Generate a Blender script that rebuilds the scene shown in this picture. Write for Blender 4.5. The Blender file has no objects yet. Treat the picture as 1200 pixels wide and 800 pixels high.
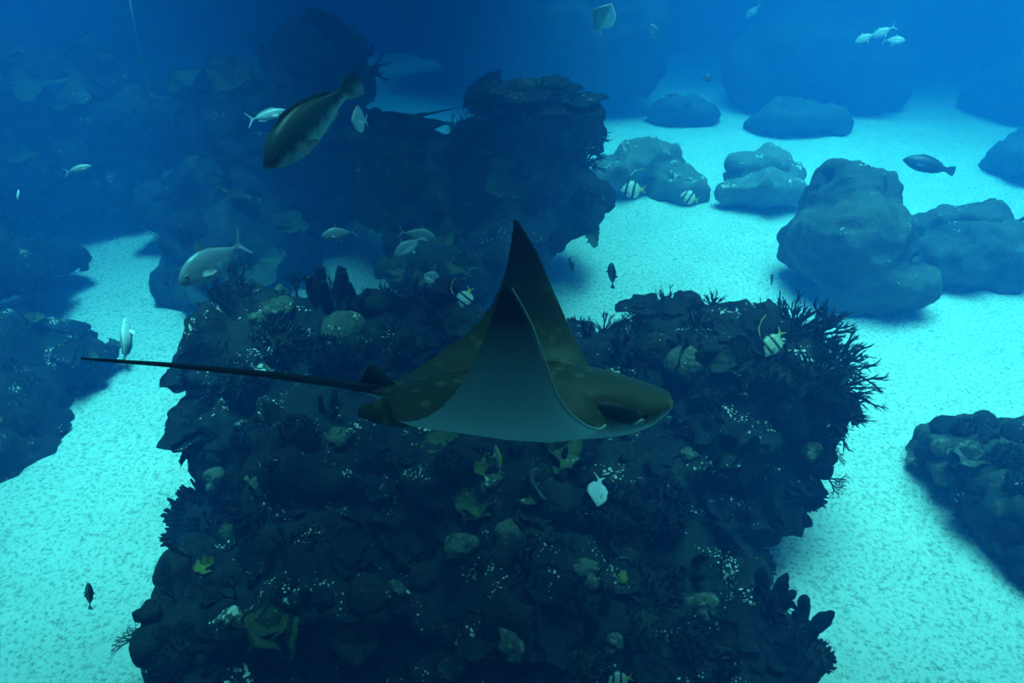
import bpy, bmesh, math, random
from mathutils import Vector, Matrix, Quaternion, noise
from mathutils.bvhtree import BVHTree
from mathutils.kdtree import KDTree

S = bpy.context.scene
COL = S.collection
random.seed(7)
def link(o):
    COL.objects.link(o); return o

# ------------------------------------------------------------------ camera
FPX = 900.0
CAM = Vector((0, 0, 5.0))
PITCH = math.radians(31.4)
cam = link(bpy.data.objects.new('camera', bpy.data.cameras.new('camera')))
cam.data.sensor_width = 36; cam.data.lens = 36 * FPX / 1200
cam.location = CAM; cam.rotation_euler = (math.pi / 2 - PITCH, 0, 0)
S.camera = cam
RIGHT = Vector((1, 0, 0))
UP = Vector((0, math.sin(PITCH), math.cos(PITCH)))
FWD = Vector((0, math.cos(PITCH), -math.sin(PITCH)))

# ------------------------------------------------------------------ exposure, world, lamps
vs = S.view_settings
vs.view_transform = 'Standard'; vs.look = 'None'; vs.gamma = 1; vs.use_curve_mapping = False
vs.exposure = 0.0
S.cycles.volume_bounces = 1          # light scattered more than once in the water
w = bpy.data.worlds.new('world'); S.world = w; w.use_nodes = True
w.node_tree.nodes['Background'].inputs[0].default_value = (0.06, 0.33, 0.34, 1)
w.node_tree.nodes['Background'].inputs[1].default_value = 0.34

def lamp(loc, aim, sx, sy, power, col, spread):
    l = bpy.data.lights.new('tank_lamp', 'AREA'); l.shape = 'RECTANGLE'
    l.size = sx; l.size_y = sy; l.energy = power; l.color = col; l.spread = math.radians(spread)
    o = link(bpy.data.objects.new('tank_lamp', l)); o.location = loc
    o.rotation_euler = (Vector(aim) - Vector(loc)).to_track_quat('-Z', 'Y').to_euler()
    return o
# lamp banks hung over the tank; none over the strip along the viewing window
lamp((6.6, 10.7, 9.2), (6.6, 10.7, 0), 11, 15.4, 2640, (0.28, 0.92, .95), 60)
lamp((-3.7, 5.9, 9.2), (-3.7, 5.9, 0), 2.6, 5.0, 250, (0.26, 0.97, 1.06), 42)
lamp((-5.6, 9.9, 9.2), (-5.6, 9.9, 0), 2.2, 4.4, 115, (0.22, 0.9, 1.1), 40)
lamp((0.0, 19.5, 9.2), (0.0, 19.5, 0), 8, 7, 380, (0.06, 0.6, 1.4), 80)

# ------------------------------------------------------------------ pixel helpers
def pdir(px, py):
    return (FWD + RIGHT * ((px - 600) / FPX) - UP * ((py - 400) / FPX)).normalized()
def at_z(px, py, z=0.0):
    d = pdir(px, py); return CAM + d * ((z - CAM.z) / d.z)
def at_y(px, py, y):
    d = pdir(px, py); return CAM + d * (y / d.y)
def at_d(px, py, dist):
    return CAM + pdir(px, py) * dist
def ppm(p):
    return FPX / (p - CAM).dot(FWD)          # pixels per metre at p

# ------------------------------------------------------------------ object helpers
def tag(o, label=None, cat=None, group=None, kind=None):
    if label: o['label'] = label
    if cat: o['category'] = cat
    if group: o['group'] = group
    if kind: o['kind'] = kind
    return o
def mesh_obj(name, me, mat=None, parent=None):
    o = link(bpy.data.objects.new(name, me))
    if mat is not None and len(me.materials) == 0: me.materials.append(mat)
    if parent is not None: o.parent = parent
    return o
def thing(name, label, cat, loc=(0, 0, 0), group=None):
    o = link(bpy.data.objects.new(name, None)); o.location = loc; o.empty_display_size = .1
    return tag(o, label, cat, group)
def me_from(name, v, f, smooth=True, mat=None):
    me = bpy.data.meshes.new(name); me.from_pydata([tuple(x) for x in v], [], f); me.update()
    if smooth: me.polygons.foreach_set('use_smooth', [True] * len(me.polygons))
    if mat is not None: me.materials.append(mat)
    return me
class MB:
    def __init__(self): self.v = []; self.f = []
    def add(self, v, f):
        b = len(self.v); self.v += [Vector(x) for x in v]; self.f += [tuple(i + b for i in q) for q in f]
    def tube(self, pts, rad, n=6, cap=True):
        pts = [Vector(p) for p in pts]; v = []; f = []
        ref = None
        for i, p in enumerate(pts):
            t = (pts[min(i + 1, len(pts) - 1)] - pts[max(i - 1, 0)]).normalized()
            if ref is None: ref = t.orthogonal().normalized()
            a = (ref - t * ref.dot(t)).normalized(); ref = a; b = t.cross(a)
            for k in range(n):
                an = 2 * math.pi * k / n
                v.append(p + (a * math.cos(an) + b * math.sin(an)) * rad[i])
        for i in range(len(pts) - 1):
            for k in range(n):
                f.append((i * n + k, i * n + (k + 1) % n, (i + 1) * n + (k + 1) % n, (i + 1) * n + k))
        if cap:
            f.append(tuple(range(n - 1, -1, -1))); m = (len(pts) - 1) * n; f.append(tuple(range(m, m + n)))
        self.add(v, f)
    def loft(self, rings):
        n = len(rings[0]); v = [p for r in rings for p in r]; f = []
        for i in range(len(rings) - 1):
            for k in range(n):
                f.append((i * n + k, i * n + (k + 1) % n, (i + 1) * n + (k + 1) % n, (i + 1) * n + k))
        f.append(tuple(range(n - 1, -1, -1))); m = (len(rings) - 1) * n; f.append(tuple(range(m, m + n)))
        self.add(v, f)
    def ball(self, c, r, M=None, n=12, m=8):
        v = []; f = []
        c = Vector(c); r = Vector(r if hasattr(r, '__len__') else (r, r, r))
        for i in range(1, m):
            th = math.pi * i / m
            for k in range(n):
                ph = 2 * math.pi * k / n
                p = Vector((r.x * math.sin(th) * math.cos(ph), r.y * math.sin(th) * math.sin(ph), r.z * math.cos(th)))
                v.append(c + (M @ p if M else p))
        top = len(v); p = Vector((0, 0, r.z)); v.append(c + (M @ p if M else p)); p = -p; v.append(c + (M @ p if M else p))
        for i in range(m - 2):
            for k in range(n):
                f.append((i * n + k, (i + 1) * n + k, (i + 1) * n + (k + 1) % n, i * n + (k + 1) % n))
        for k in range(n):
            f.append((top, k, (k + 1) % n)); b = (m - 2) * n; f.append((top + 1, b + (k + 1) % n, b + k))
        self.add(v, f)
    def prism(self, outline, th, plane='xz', off=(0, 0, 0)):
        n = len(outline); v = []
        for s in (-.5, .5):
            for a, b in outline:
                p = (a, s * th, b) if plane == 'xz' else (a, b, s * th)
                v.append(Vector(p) + Vector(off))
        f = [tuple(range(n)), tuple(range(2 * n - 1, n - 1, -1))]
        f += [(k, k + n, (k + 1) % n + n, (k + 1) % n) for k in range(n)]
        self.add(v, f)
    def mesh(self, name, mat=None, smooth=True): return me_from(name, self.v, self.f, smooth, mat)
    def build(self, name, mat, parent=None, smooth=True): return mesh_obj(name, self.mesh(name, mat, smooth), None, parent)

def remesh(mb, voxel):
    """joins overlapping shapes into one continuous surface"""
    me = mb.mesh('tmp'); o = link(bpy.data.objects.new('tmp', me))
    md = o.modifiers.new('r', 'REMESH'); md.mode = 'VOXEL'; md.voxel_size = voxel; md.use_smooth_shade = True
    dg = bpy.context.evaluated_depsgraph_get()
    r = bpy.data.meshes.new_from_object(o.evaluated_get(dg))
    bpy.data.objects.remove(o); bpy.data.meshes.remove(me)
    return r
def fnoise(p, s, o=4):
    return noise.fractal(p * s, 1.0, 2.0, o)
def displace(me, amps, seed=0):
    """amps: list of (scale, amplitude) along the normal"""
    off = Vector((seed * 13.7, seed * 5.1, seed * 2.3)); nv = [v.normal.copy() for v in me.vertices]
    for v, n in zip(me.vertices, nv):
        d = 0
        for s, a in amps: d += a * noise.noise((v.co + off) * s)
        v.co += n * d
    me.update()

# ------------------------------------------------------------------ materials
def nodes(name):
    m = bpy.data.materials.new(name); m.use_nodes = True; nt = m.node_tree
    return m, nt, nt.nodes['Principled BSDF']
def N(nt, t, **kw):
    n = nt.nodes.new(t)
    for k, v in kw.items():
        if k in n.inputs.keys(): n.inputs[k].default_value = v
        else: setattr(n, k, v)
    return n
def ramp(nt, src, stops):
    r = nt.nodes.new('ShaderNodeValToRGB'); e = r.color_ramp.elements
    while len(e) < len(stops): e.new(.5)
    for q, (p, c) in zip(e, stops):
        q.position = p; q.color = (*c, 1) if len(c) == 3 else c
    nt.links.new(src, r.inputs[0]); return r.outputs[0]
def mix(nt, fac, a, b):
    m = nt.nodes.new('ShaderNodeMix'); m.data_type = 'RGBA'
    for s, v in ((0, fac), (6, a), (7, b)):
        if isinstance(v, (int, float)): m.inputs[s].default_value = v
        elif isinstance(v, tuple): m.inputs[s].default_value = (*v, 1)
        else: nt.links.new(v, m.inputs[s])
    return m.outputs[2]
def math_n(nt, op, a, b=None, clamp=False):
    m = nt.nodes.new('ShaderNodeMath'); m.operation = op; m.use_clamp = clamp
    for s, v in ((0, a), (1, b)):
        if v is None: continue
        if isinstance(v, (int, float)): m.inputs[s].default_value = v
        else: nt.links.new(v, m.inputs[s])
    return m.outputs[0]
def bump(nt, bsdf, h, strength, dist):
    b = N(nt, 'ShaderNodeBump', Strength=strength, Distance=dist)
    nt.links.new(h, b.inputs['Height']); nt.links.new(b.outputs[0], bsdf.inputs['Normal'])

def reef_material(name, c1, c2, c3, sed=.5, dots=26.0, patch=2.2, sedcol=(.62, .60, .50)):
    """mottled growth with pale grit lying on the ledges"""
    m, nt, b = nodes(name); L = nt.links
    tc = N(nt, 'ShaderNodeTexCoord'); geo = N(nt, 'ShaderNodeNewGeometry')
    pos = geo.outputs['Position']
    n1 = N(nt, 'ShaderNodeTexNoise', Scale=patch, Detail=6.0, Roughness=.65); L.new(pos, n1.inputs['Vector'])
    n2 = N(nt, 'ShaderNodeTexNoise', Scale=patch * 7, Detail=3.0); L.new(pos, n2.inputs['Vector'])
    base = mix(nt, ramp(nt, n1.outputs[0], [(.40, (0, 0, 0)), (.58, (1, 1, 1))]), c1, c2)
    base = mix(nt, ramp(nt, n2.outputs[0], [(.55, (0, 0, 0)), (.75, (.8, .8, .8))]), base, c3)
    sep = N(nt, 'ShaderNodeSeparateXYZ'); L.new(geo.outputs['Normal'], sep.inputs[0])
    up = N(nt, 'ShaderNodeMapRange'); up.inputs['From Min'].default_value = .25; up.inputs['From Max'].default_value = .85
    L.new(sep.outputs[2], up.inputs['Value'])
    vo = N(nt, 'ShaderNodeTexVoronoi', Scale=dots); vo.feature = 'F1'; L.new(pos, vo.inputs['Vector'])
    n3 = N(nt, 'ShaderNodeTexNoise', Scale=3.1, Detail=4.0, Roughness=.7); L.new(pos, n3.inputs['Vector'])
    thr = ramp(nt, n3.outputs[0], [(.50, (0, 0, 0)), (.68, (.45, .45, .45))])
    dot = math_n(nt, 'LESS_THAN', vo.outputs['Distance'], math_n(nt, 'MULTIPLY', thr, sed * 2))
    fac = math_n(nt, 'MULTIPLY', dot, up.outputs[0], True)
    L.new(mix(nt, fac, base, sedcol), b.inputs['Base Color'])
    b.inputs['Roughness'].default_value = .85
    b.inputs['Specular IOR Level'].default_value = .2
    n4 = N(nt, 'ShaderNodeTexNoise', Scale=30.0, Detail=5.0); L.new(pos, n4.inputs['Vector'])
    bump(nt, b, n4.outputs[0], .6, .04)
    return m
def plain(name, c, rough=.6, c2=None, scale=20, bmp=.3):
    m, nt, b = nodes(name); L = nt.links
    tc = N(nt, 'ShaderNodeTexCoord'); n1 = N(nt, 'ShaderNodeTexNoise', Scale=scale, Detail=4.0); L.new(tc.outputs['Object'], n1.inputs['Vector'])
    c2 = c2 or tuple(x * .7 for x in c)
    L.new(mix(nt, ramp(nt, n1.outputs[0], [(.35, (0, 0, 0)), (.65, (1, 1, 1))]), c, c2), b.inputs['Base Color'])
    b.inputs['Roughness'].default_value = rough
    if bmp: bump(nt, b, n1.outputs[0], bmp, .01)
    return m

def sand_material():
    m, nt, b = nodes('sand'); L = nt.links
    geo = N(nt, 'ShaderNodeNewGeometry'); pos = geo.outputs['Position']
    n1 = N(nt, 'ShaderNodeTexNoise', Scale=25.0, Detail=5.0, Roughness=.75); L.new(pos, n1.inputs['Vector'])
    n2 = N(nt, 'ShaderNodeTexNoise', Scale=1.1, Detail=5.0, Roughness=.6); L.new(pos, n2.inputs['Vector'])
    n3 = N(nt, 'ShaderNodeTexNoise', Scale=60.0, Detail=2.0); L.new(pos, n3.inputs['Vector'])
    base = mix(nt, ramp(nt, n2.outputs[0], [(.35, (0, 0, 0)), (.7, (1, 1, 1))]), (.84, .84, .79), (.94, .94, .90))
    base = mix(nt, ramp(nt, n1.outputs[0], [(.38, (.85, .85, .85)), (.51, (0, 0, 0))]), base, (.26, .30, .28))
    base = mix(nt, ramp(nt, n3.outputs[0], [(.58, (0, 0, 0)), (.72, (.6, .6, .6))]), base, (.92, .92, .88))
    L.new(base, b.inputs['Base Color']); b.inputs['Roughness'].default_value = .95; b.inputs['Specular IOR Level'].default_value = .1
    bump(nt, b, n1.outputs[0], .8, .05)
    return m
M_sand = sand_material()
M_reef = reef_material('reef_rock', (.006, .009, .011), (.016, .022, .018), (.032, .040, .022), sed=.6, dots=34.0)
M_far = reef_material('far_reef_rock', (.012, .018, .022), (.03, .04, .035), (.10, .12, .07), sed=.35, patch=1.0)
M_boulder = reef_material('boulder', (.040, .055, .055), (.07, .085, .07), (.10, .12, .10), sed=.38, patch=1.4, dots=20)
M_ledge = reef_material('hazed_sandy_ledge', (.10, .12, .11), (.16, .18, .16), (.24, .25, .22), sed=.8, patch=1.6, dots=14)  # base lightened so the ledges fade into haze; sand grit on top
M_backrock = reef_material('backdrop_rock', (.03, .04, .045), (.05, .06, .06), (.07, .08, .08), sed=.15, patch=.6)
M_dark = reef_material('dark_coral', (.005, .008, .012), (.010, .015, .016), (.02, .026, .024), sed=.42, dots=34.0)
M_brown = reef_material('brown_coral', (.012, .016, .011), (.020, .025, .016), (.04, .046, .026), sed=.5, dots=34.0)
M_olive = reef_material('olive_coral', (.05, .065, .02), (.08, .10, .035), (.13, .14, .06), sed=.35, patch=5)
M_yellow = reef_material('yellow_sponge', (.17, .19, .03), (.13, .15, .03), (.26, .26, .08), sed=.2, patch=6)
M_pale = reef_material('pale_coral', (.05, .06, .045), (.09, .10, .07), (.30, .30, .22), sed=.85, patch=4, dots=34)

# ------------------------------------------------------------------ structure
def build_floor():
    x0, x1, y0, y1, st = -16, 16, -2, 27.5, .16
    nx = int((x1 - x0) / st) + 1; ny = int((y1 - y0) / st) + 1; v = []; f = []
    for j in range(ny):
        for i in range(nx):
            p = Vector((x0 + i * st, y0 + j * st, 0))
            z = .10 * fnoise(p, .35, 3) + .03 * noise.noise(p * 1.7) + .012 * noise.noise(p * 5)
            v.append((p.x, p.y, z))
    for j in range(ny - 1):
        for i in range(nx - 1):
            a = j * nx + i; f.append((a, a + 1, a + nx + 1, a + nx))
    o = mesh_obj('floor', me_from('floor', v, f, True, M_sand)); tag(o, kind='structure'); return o
build_floor()
def build_wall(name, a, b, z1, seed):
    a = Vector(a); b = Vector(b); L = (b - a).length; n = int(L / .35); m = int(z1 / .35); v = []; f = []
    nrm = (b - a).normalized().cross(Vector((0, 0, 1)))
    for j in range(m + 1):
        for i in range(n + 1):
            p = a.lerp(b, i / n) + Vector((0, 0, -.3 + (z1 + .3) * j / m))
            q = p + Vector((seed * 9, 0, 0))
            p = p + nrm * (.7 * fnoise(q, .35, 4))
            v.append(p)
    for j in range(m):
        for i in range(n):
            k = j * (n + 1) + i; f.append((k, k + 1, k + n + 2, k + n + 1))
    o = mesh_obj(name, me_from(name, v, f, True, M_backrock)); tag(o, kind='structure')
build_wall('wall_back', (-15.5, 26, 0), (15.5, 26, 0), 7, 1)
build_wall('wall_left', (-14.5, -1, 0), (-14.5, 26, 0), 7, 2)
build_wall('wall_right', (14.5, 26, 0), (14.5, -1, 0), 7, 3)

# ------------------------------------------------------------------ the water itself
def build_water():
    m = bpy.data.materials.new('water'); m.use_nodes = True; nt = m.node_tree; nt.nodes.clear()
    out = nt.nodes.new('ShaderNodeOutputMaterial'); add = nt.nodes.new('ShaderNodeAddShader')
    sc = nt.nodes.new('ShaderNodeVolumeScatter'); ab = nt.nodes.new('ShaderNodeVolumeAbsorption')
    sc.inputs['Color'].default_value = (.03, .30, 1, 1); sc.inputs['Density'].default_value = .056
    sc.inputs['Anisotropy'].default_value = .0
    ab.inputs['Color'].default_value = (.17, .72, .89, 1); ab.inputs['Density'].default_value = .15
    nt.links.new(sc.outputs[0], add.inputs[0]); nt.links.new(ab.outputs[0], add.inputs[1]); nt.links.new(add.outputs[0], out.inputs['Volume'])
    mb = MB(); lo = (-17, -3, -.6); hi = (17, 28.5, 7.2)
    v = [(x, y, z) for x in (lo[0], hi[0]) for y in (lo[1], hi[1]) for z in (lo[2], hi[2])]
    mb.add(v, [(0, 1, 3, 2), (4, 6, 7, 5), (0, 4, 5, 1), (2, 3, 7, 6), (0, 2, 6, 4), (1, 5, 7, 3)])
    o = mb.build('water', m, None, False)
    tag(o, 'hazy blue water filling the whole tank', 'water', kind='stuff')
build_water()

# ------------------------------------------------------------------ rocks
CAMROT = Matrix((RIGHT, UP, -FWD)).transposed()
def blobs_to_mb(blobs):
    """blob = px, py, horizontal distance, half width px, half height px, half depth m"""
    mb = MB()
    for px, py, y, rx, rv, rd in blobs:
        c = at_y(px, py, y); s = ppm(c)
        mb.ball(c, (rx / s, rv / s, rd), CAMROT, 20, 12)
    return mb
ROCKS = {}
def ridged(me, sc, amp, seed):
    off = Vector((seed * 3.1, seed * 7.7, 0)); nv = [v.normal.copy() for v in me.vertices]
    for v, n in zip(me.vertices, nv):
        q = (v.co + off) * sc; r = 1 - abs(noise.noise(q)) * 2 + .5 * (1 - abs(noise.noise(q * 2.3)) * 2)
        v.co += n * (amp * (r - .9))
    me.update()
def rock(name, key, blobs, voxel, amps, mat, label, cat, group=None, seed=0, extra=None):
    mb = blobs_to_mb(blobs)
    if extra:
        for c, r in extra: mb.ball(c, r, None, 20, 12)
    me = remesh(mb, voxel); displace(me, amps, seed); ridged(me, 1.6 if voxel < .08 else .9, .10 if voxel < .08 else .16, seed)
    me.materials.clear(); me.materials.append(mat)
    me.polygons.foreach_set('use_smooth', [True] * len(me.polygons)); me.name = name
    # origin at the base
    c = Vector((0, 0, 0))
    for v in me.vertices: c += v.co
    c /= len(me.vertices); c.z = 0
    me.transform(Matrix.Translation(-c)); o = mesh_obj(name, me); o.location = c
    tag(o, label, cat, group)
    ROCKS[key] = (o, BVHTree.FromPolygons([v.co + c for v in me.vertices], [tuple(p.vertices) for p in me.polygons]))
    return o
ROUGH = [(1.1, .22), (2.7, .12), (6.5, .06), (14, .03)]
# the big reef under the ray
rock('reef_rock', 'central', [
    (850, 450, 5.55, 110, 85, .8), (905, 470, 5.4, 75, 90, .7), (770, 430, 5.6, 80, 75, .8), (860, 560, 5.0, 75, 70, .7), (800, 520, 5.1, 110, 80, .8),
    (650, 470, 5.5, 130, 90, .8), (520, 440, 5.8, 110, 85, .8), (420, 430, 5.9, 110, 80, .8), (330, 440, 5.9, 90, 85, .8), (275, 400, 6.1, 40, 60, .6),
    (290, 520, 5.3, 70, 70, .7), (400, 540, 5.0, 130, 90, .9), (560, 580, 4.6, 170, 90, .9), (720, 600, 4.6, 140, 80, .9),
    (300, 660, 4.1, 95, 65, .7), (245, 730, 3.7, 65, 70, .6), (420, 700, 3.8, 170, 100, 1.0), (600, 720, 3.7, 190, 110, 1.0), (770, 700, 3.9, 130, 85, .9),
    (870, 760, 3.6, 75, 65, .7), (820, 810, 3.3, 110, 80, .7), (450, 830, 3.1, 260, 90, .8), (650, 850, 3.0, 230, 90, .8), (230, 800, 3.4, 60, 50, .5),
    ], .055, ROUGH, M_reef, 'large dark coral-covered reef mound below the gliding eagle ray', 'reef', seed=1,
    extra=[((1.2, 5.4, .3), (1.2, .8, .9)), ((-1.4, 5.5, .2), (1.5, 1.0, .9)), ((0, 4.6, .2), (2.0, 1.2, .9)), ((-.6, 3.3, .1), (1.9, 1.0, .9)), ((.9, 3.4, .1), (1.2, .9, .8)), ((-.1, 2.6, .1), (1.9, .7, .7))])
# reef behind the raised wing
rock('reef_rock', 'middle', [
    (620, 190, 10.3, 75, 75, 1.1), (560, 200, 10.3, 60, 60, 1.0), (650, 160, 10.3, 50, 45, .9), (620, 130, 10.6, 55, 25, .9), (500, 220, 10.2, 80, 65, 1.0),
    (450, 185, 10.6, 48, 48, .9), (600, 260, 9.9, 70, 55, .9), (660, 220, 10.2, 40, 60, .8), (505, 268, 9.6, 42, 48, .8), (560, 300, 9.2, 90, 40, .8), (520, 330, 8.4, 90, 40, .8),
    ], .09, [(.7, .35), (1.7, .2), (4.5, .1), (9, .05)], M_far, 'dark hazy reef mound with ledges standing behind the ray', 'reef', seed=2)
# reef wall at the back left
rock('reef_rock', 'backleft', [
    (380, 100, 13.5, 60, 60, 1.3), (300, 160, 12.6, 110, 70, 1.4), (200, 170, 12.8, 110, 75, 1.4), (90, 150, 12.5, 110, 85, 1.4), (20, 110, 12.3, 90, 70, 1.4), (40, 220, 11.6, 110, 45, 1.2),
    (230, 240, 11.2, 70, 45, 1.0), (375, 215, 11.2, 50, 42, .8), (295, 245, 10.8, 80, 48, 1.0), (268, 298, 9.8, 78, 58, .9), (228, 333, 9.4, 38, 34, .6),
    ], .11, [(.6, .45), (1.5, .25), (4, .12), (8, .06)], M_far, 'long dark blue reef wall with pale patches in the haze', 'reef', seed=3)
# reef at the left edge
rock('reef_rock', 'left', [
    (0, 312, 8.8, 66, 46, .8), (58, 298, 9.7, 36, 24, .5), (18, 408, 7.5, 66, 46, .7), (82, 422, 7.3, 38, 30, .5), (20, 500, 6.5, 60, 70, .7), (62, 548, 6.1, 34, 34, .5), (-20, 560, 5.8, 60, 60, .6),
    ], .07, [(1.0, .2), (2.4, .12), (6, .06), (12, .03)], M_reef, 'dark reef mound beside the winding sand channel', 'reef', seed=4)
# reef at the right edge
rock('reef_rock', 'right', [
    (1150, 545, 5.5, 62, 50, .6), (1120, 530, 5.7, 35, 35, .4), (1190, 600, 5.0, 60, 60, .6), (1220, 540, 5.5, 60, 55, .7), (1225, 660, 4.5, 55, 50, .5),
    ], .05, [(1.3, .14), (3.2, .09), (7, .05), (15, .025)], M_far, 'hazy blue-grey reef mound with round corals on open sand', 'reef', seed=5)
# boulders on the sand
BO = [(.9, .20), (2.6, .10), (6, .05), (13, .02)]
rock('boulder', 'b1', [(985, 245, 10.2, 50, 52, .8), (965, 285, 9.7, 45, 48, .8), (1003, 288, 9.5, 60, 58, .8), (1040, 335, 9.1, 50, 26, .6), (1010, 330, 9.2, 50, 36, .6), (998, 205, 10.4, 15, 24, .4), (980, 210, 10.4, 28, 22, .5), (1020, 250, 10.1, 25, 45, .5)],
     .05, BO, M_boulder, 'tall blunt boulder with a square knob on top, on open sand', 'boulder', 'boulders on the sand', 6)
rock('boulder', 'b2', [(1130, 265, 10.7, 38, 28, .7), (1120, 300, 10.1, 60, 36, .8), (1160, 300, 10.1, 38, 38, .8), (1075, 268, 10.7, 30, 13, .5), (1090, 310, 10.0, 34, 30, .6), (1195, 312, 10.0, 30, 26, .6), (1155, 258, 10.8, 20, 20, .5)],
     .05, BO, M_boulder, 'broad flat-topped boulder leaning beside the tall boulder', 'boulder', 'boulders on the sand', 7)
rock('boulder', 'b3', [(798, 135, 18.3, 40, 20, .8), (805, 125, 18.5, 25, 13, .6)], .10, BO, M_boulder, 'small rounded boulder alone on the far sand', 'boulder', 'boulders on the sand', 8)
rock('boulder', 'b4', [(930, 148, 17.4, 65, 16, .8), (920, 135, 17.6, 34, 18, .8)], .10, BO, M_boulder, 'low wide boulder in front of the far rock bluff', 'boulder', 'boulders on the sand', 9)
rock('boulder', 'b5', [(1195, 190, 14.5, 40, 25, .9), (1215, 170, 14.8, 35, 25, .9)], .10, BO, M_boulder, 'dark boulder on pale sand near the hovering dark grouper', 'boulder', 'boulders on the sand', 10)
rock('rock_ledge', 'ledge1', [(760, 200, 13.8, 42, 28, .8), (728, 205, 13.4, 38, 26, .7), (797, 215, 13.2, 36, 24, .6)], .09, BO, M_ledge,
     'hazy low rock ledge behind the banded bannerfish', 'rock', None, 11)
rock('rock_ledge', 'ledge2', [(872, 205, 13.5, 32, 24, .6), (910, 205, 13.4, 40, 30, .6), (890, 225, 12.7, 50, 18, .5)], .08, BO, M_ledge,
     'low speckled rock ledge touching the tall boulder', 'rock', None, 12)
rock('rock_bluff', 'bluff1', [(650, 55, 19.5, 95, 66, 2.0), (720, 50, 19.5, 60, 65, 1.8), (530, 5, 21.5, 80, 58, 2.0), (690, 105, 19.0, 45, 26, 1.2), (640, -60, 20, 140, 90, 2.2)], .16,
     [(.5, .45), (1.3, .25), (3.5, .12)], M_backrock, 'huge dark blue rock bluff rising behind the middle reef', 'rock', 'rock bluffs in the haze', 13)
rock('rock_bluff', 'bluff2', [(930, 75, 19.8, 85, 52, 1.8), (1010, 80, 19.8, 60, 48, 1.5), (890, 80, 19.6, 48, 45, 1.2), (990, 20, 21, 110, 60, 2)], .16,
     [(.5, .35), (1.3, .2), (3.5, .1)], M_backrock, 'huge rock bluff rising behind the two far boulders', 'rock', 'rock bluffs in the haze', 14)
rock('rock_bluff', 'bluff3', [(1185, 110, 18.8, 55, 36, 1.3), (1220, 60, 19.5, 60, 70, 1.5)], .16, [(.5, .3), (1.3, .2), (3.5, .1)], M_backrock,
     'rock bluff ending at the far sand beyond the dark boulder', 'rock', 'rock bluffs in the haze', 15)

# ------------------------------------------------------------------ coral prototypes (unit size, growing along +z, shared meshes)
def rnd(a, b): return random.uniform(a, b)
def grow_branch(mb, p, d, ln, r, depth, spread=.55):
    n = 3; pts = [p.copy()]; q = p.copy(); dd = d.copy()
    for i in range(n):
        dd = (dd + Vector((rnd(-.18, .18), rnd(-.18, .18), rnd(-.05, .22)))).normalized()
        q = q + dd * (ln / n); pts.append(q.copy())
    mb.tube(pts, [r, r * .85, r * .7, r * (.5 if depth else .18)], 5)
    if depth:
        k = random.choice((2, 3, 3))
        for i in range(k):
            base = pts[random.choice((1, 2, 3))]
            o = Vector((rnd(-1, 1), rnd(-1, 1), rnd(-.2, .9))).normalized()
            nd = (dd + o * rnd(.5, .95)).normalized()
            grow_branch(mb, base, nd, ln * rnd(.5, .8), r * .68, depth - 1, spread)
PROTO = {}
def mats(me, m):
    c = me.copy(); c.materials.clear(); c.materials.append(m); return c
def proto(key, mat, fn):
    k = (key, mat.name)
    if k not in PROTO:
        if (key,) not in PROTO: PROTO[(key,)] = fn()
        PROTO[k] = mats(PROTO[(key,)], mat)
    return PROTO[k]
def f_branch(i):
    def g():
        random.seed(100 + i); mb = MB(); grow_branch(mb, Vector((0, 0, 0)), Vector((0, 0, 1)), .48, .045, 3); return mb.mesh('branch')
    return g
def f_holdfast():
    mb = MB(); mb.ball((0, 0, .02), (.22, .22, .14), None, 12, 8); me = mb.mesh('holdfast'); displace(me, [(6, .06)], 3); return me
def f_fingers(i):
    def g():
        random.seed(200 + i); mb = MB()
        for k in range(170):
            z = rnd(.05, 1); a = rnd(0, 6.283); rr = math.sqrt(1 - z * z)
            d = Vector((rr * math.cos(a), rr * math.sin(a), z)); b = d * .62; b.z *= .85
            ln = rnd(.14, .32); r = rnd(.024, .038); e = (d + Vector((0, 0, .35)) + Vector((rnd(-.2, .2), rnd(-.2, .2), 0))).normalized()
            mb.tube([b, b + e * ln * .5, b + e * ln * .9, b + e * ln], [r, r * 1.1, r * .95, r * .45], 6)
        return mb.mesh('fingers')
    return g
def f_mound(i):
    def g():
        mb = MB(); mb.ball((0, 0, 0), (.70, .70, .58), None, 24, 14); me = mb.mesh('mound'); displace(me, [(3, .12), (9, .06)], i); return me
    return g
def f_plate(i):
    def g():
        random.seed(300 + i); v = []; f = []; n = 36; rings = 6
        for side in (0, 1):
            for j in range(rings + 1):
                for k in range(n):
                    a = 6.2832 * k / n; R = 1 + .16 * math.sin(3 * a + i) + .10 * math.sin(7 * a + 2 * i) + .06 * rnd(-1, 1) * (j == rings)
                    r = R * j / rings
                    z = .10 * (j / rings) ** 2 + .035 * math.sin(9 * a + i) * j / rings + (-.07 * (1 - .6 * j / rings) if side else 0)
                    v.append((r * math.cos(a), r * math.sin(a), z))
            b = side * (rings + 1) * n
            for j in range(rings):
                for k in range(n):
                    q = (b + j * n + k, b + j * n + (k + 1) % n, b + (j + 1) * n + (k + 1) % n, b + (j + 1) * n + k)
                    f.append(q if side else q[::-1])
        a = rings * n; b = (rings + 1) * n + rings * n
        for k in range(n): f.append((a + k, a + (k + 1) % n, b + (k + 1) % n, b + k))
        return me_from('plate', v, f)
    return g
def f_stalk():
    mb = MB(); mb.tube([(0, 0, -.35), (.02, 0, -.2), (0, 0, 0)], [.16, .12, .34], 12); return mb.mesh('stalk')
def f_dome(i):
    def g():
        mb = MB(); mb.ball((0, 0, 0), (1, 1, .85), None, 40, 26); me = mb.mesh('dome')
        displace(me, [(1.3, .14), (5, .05), (11, .045)], i + 20); return me
    return g
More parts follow.
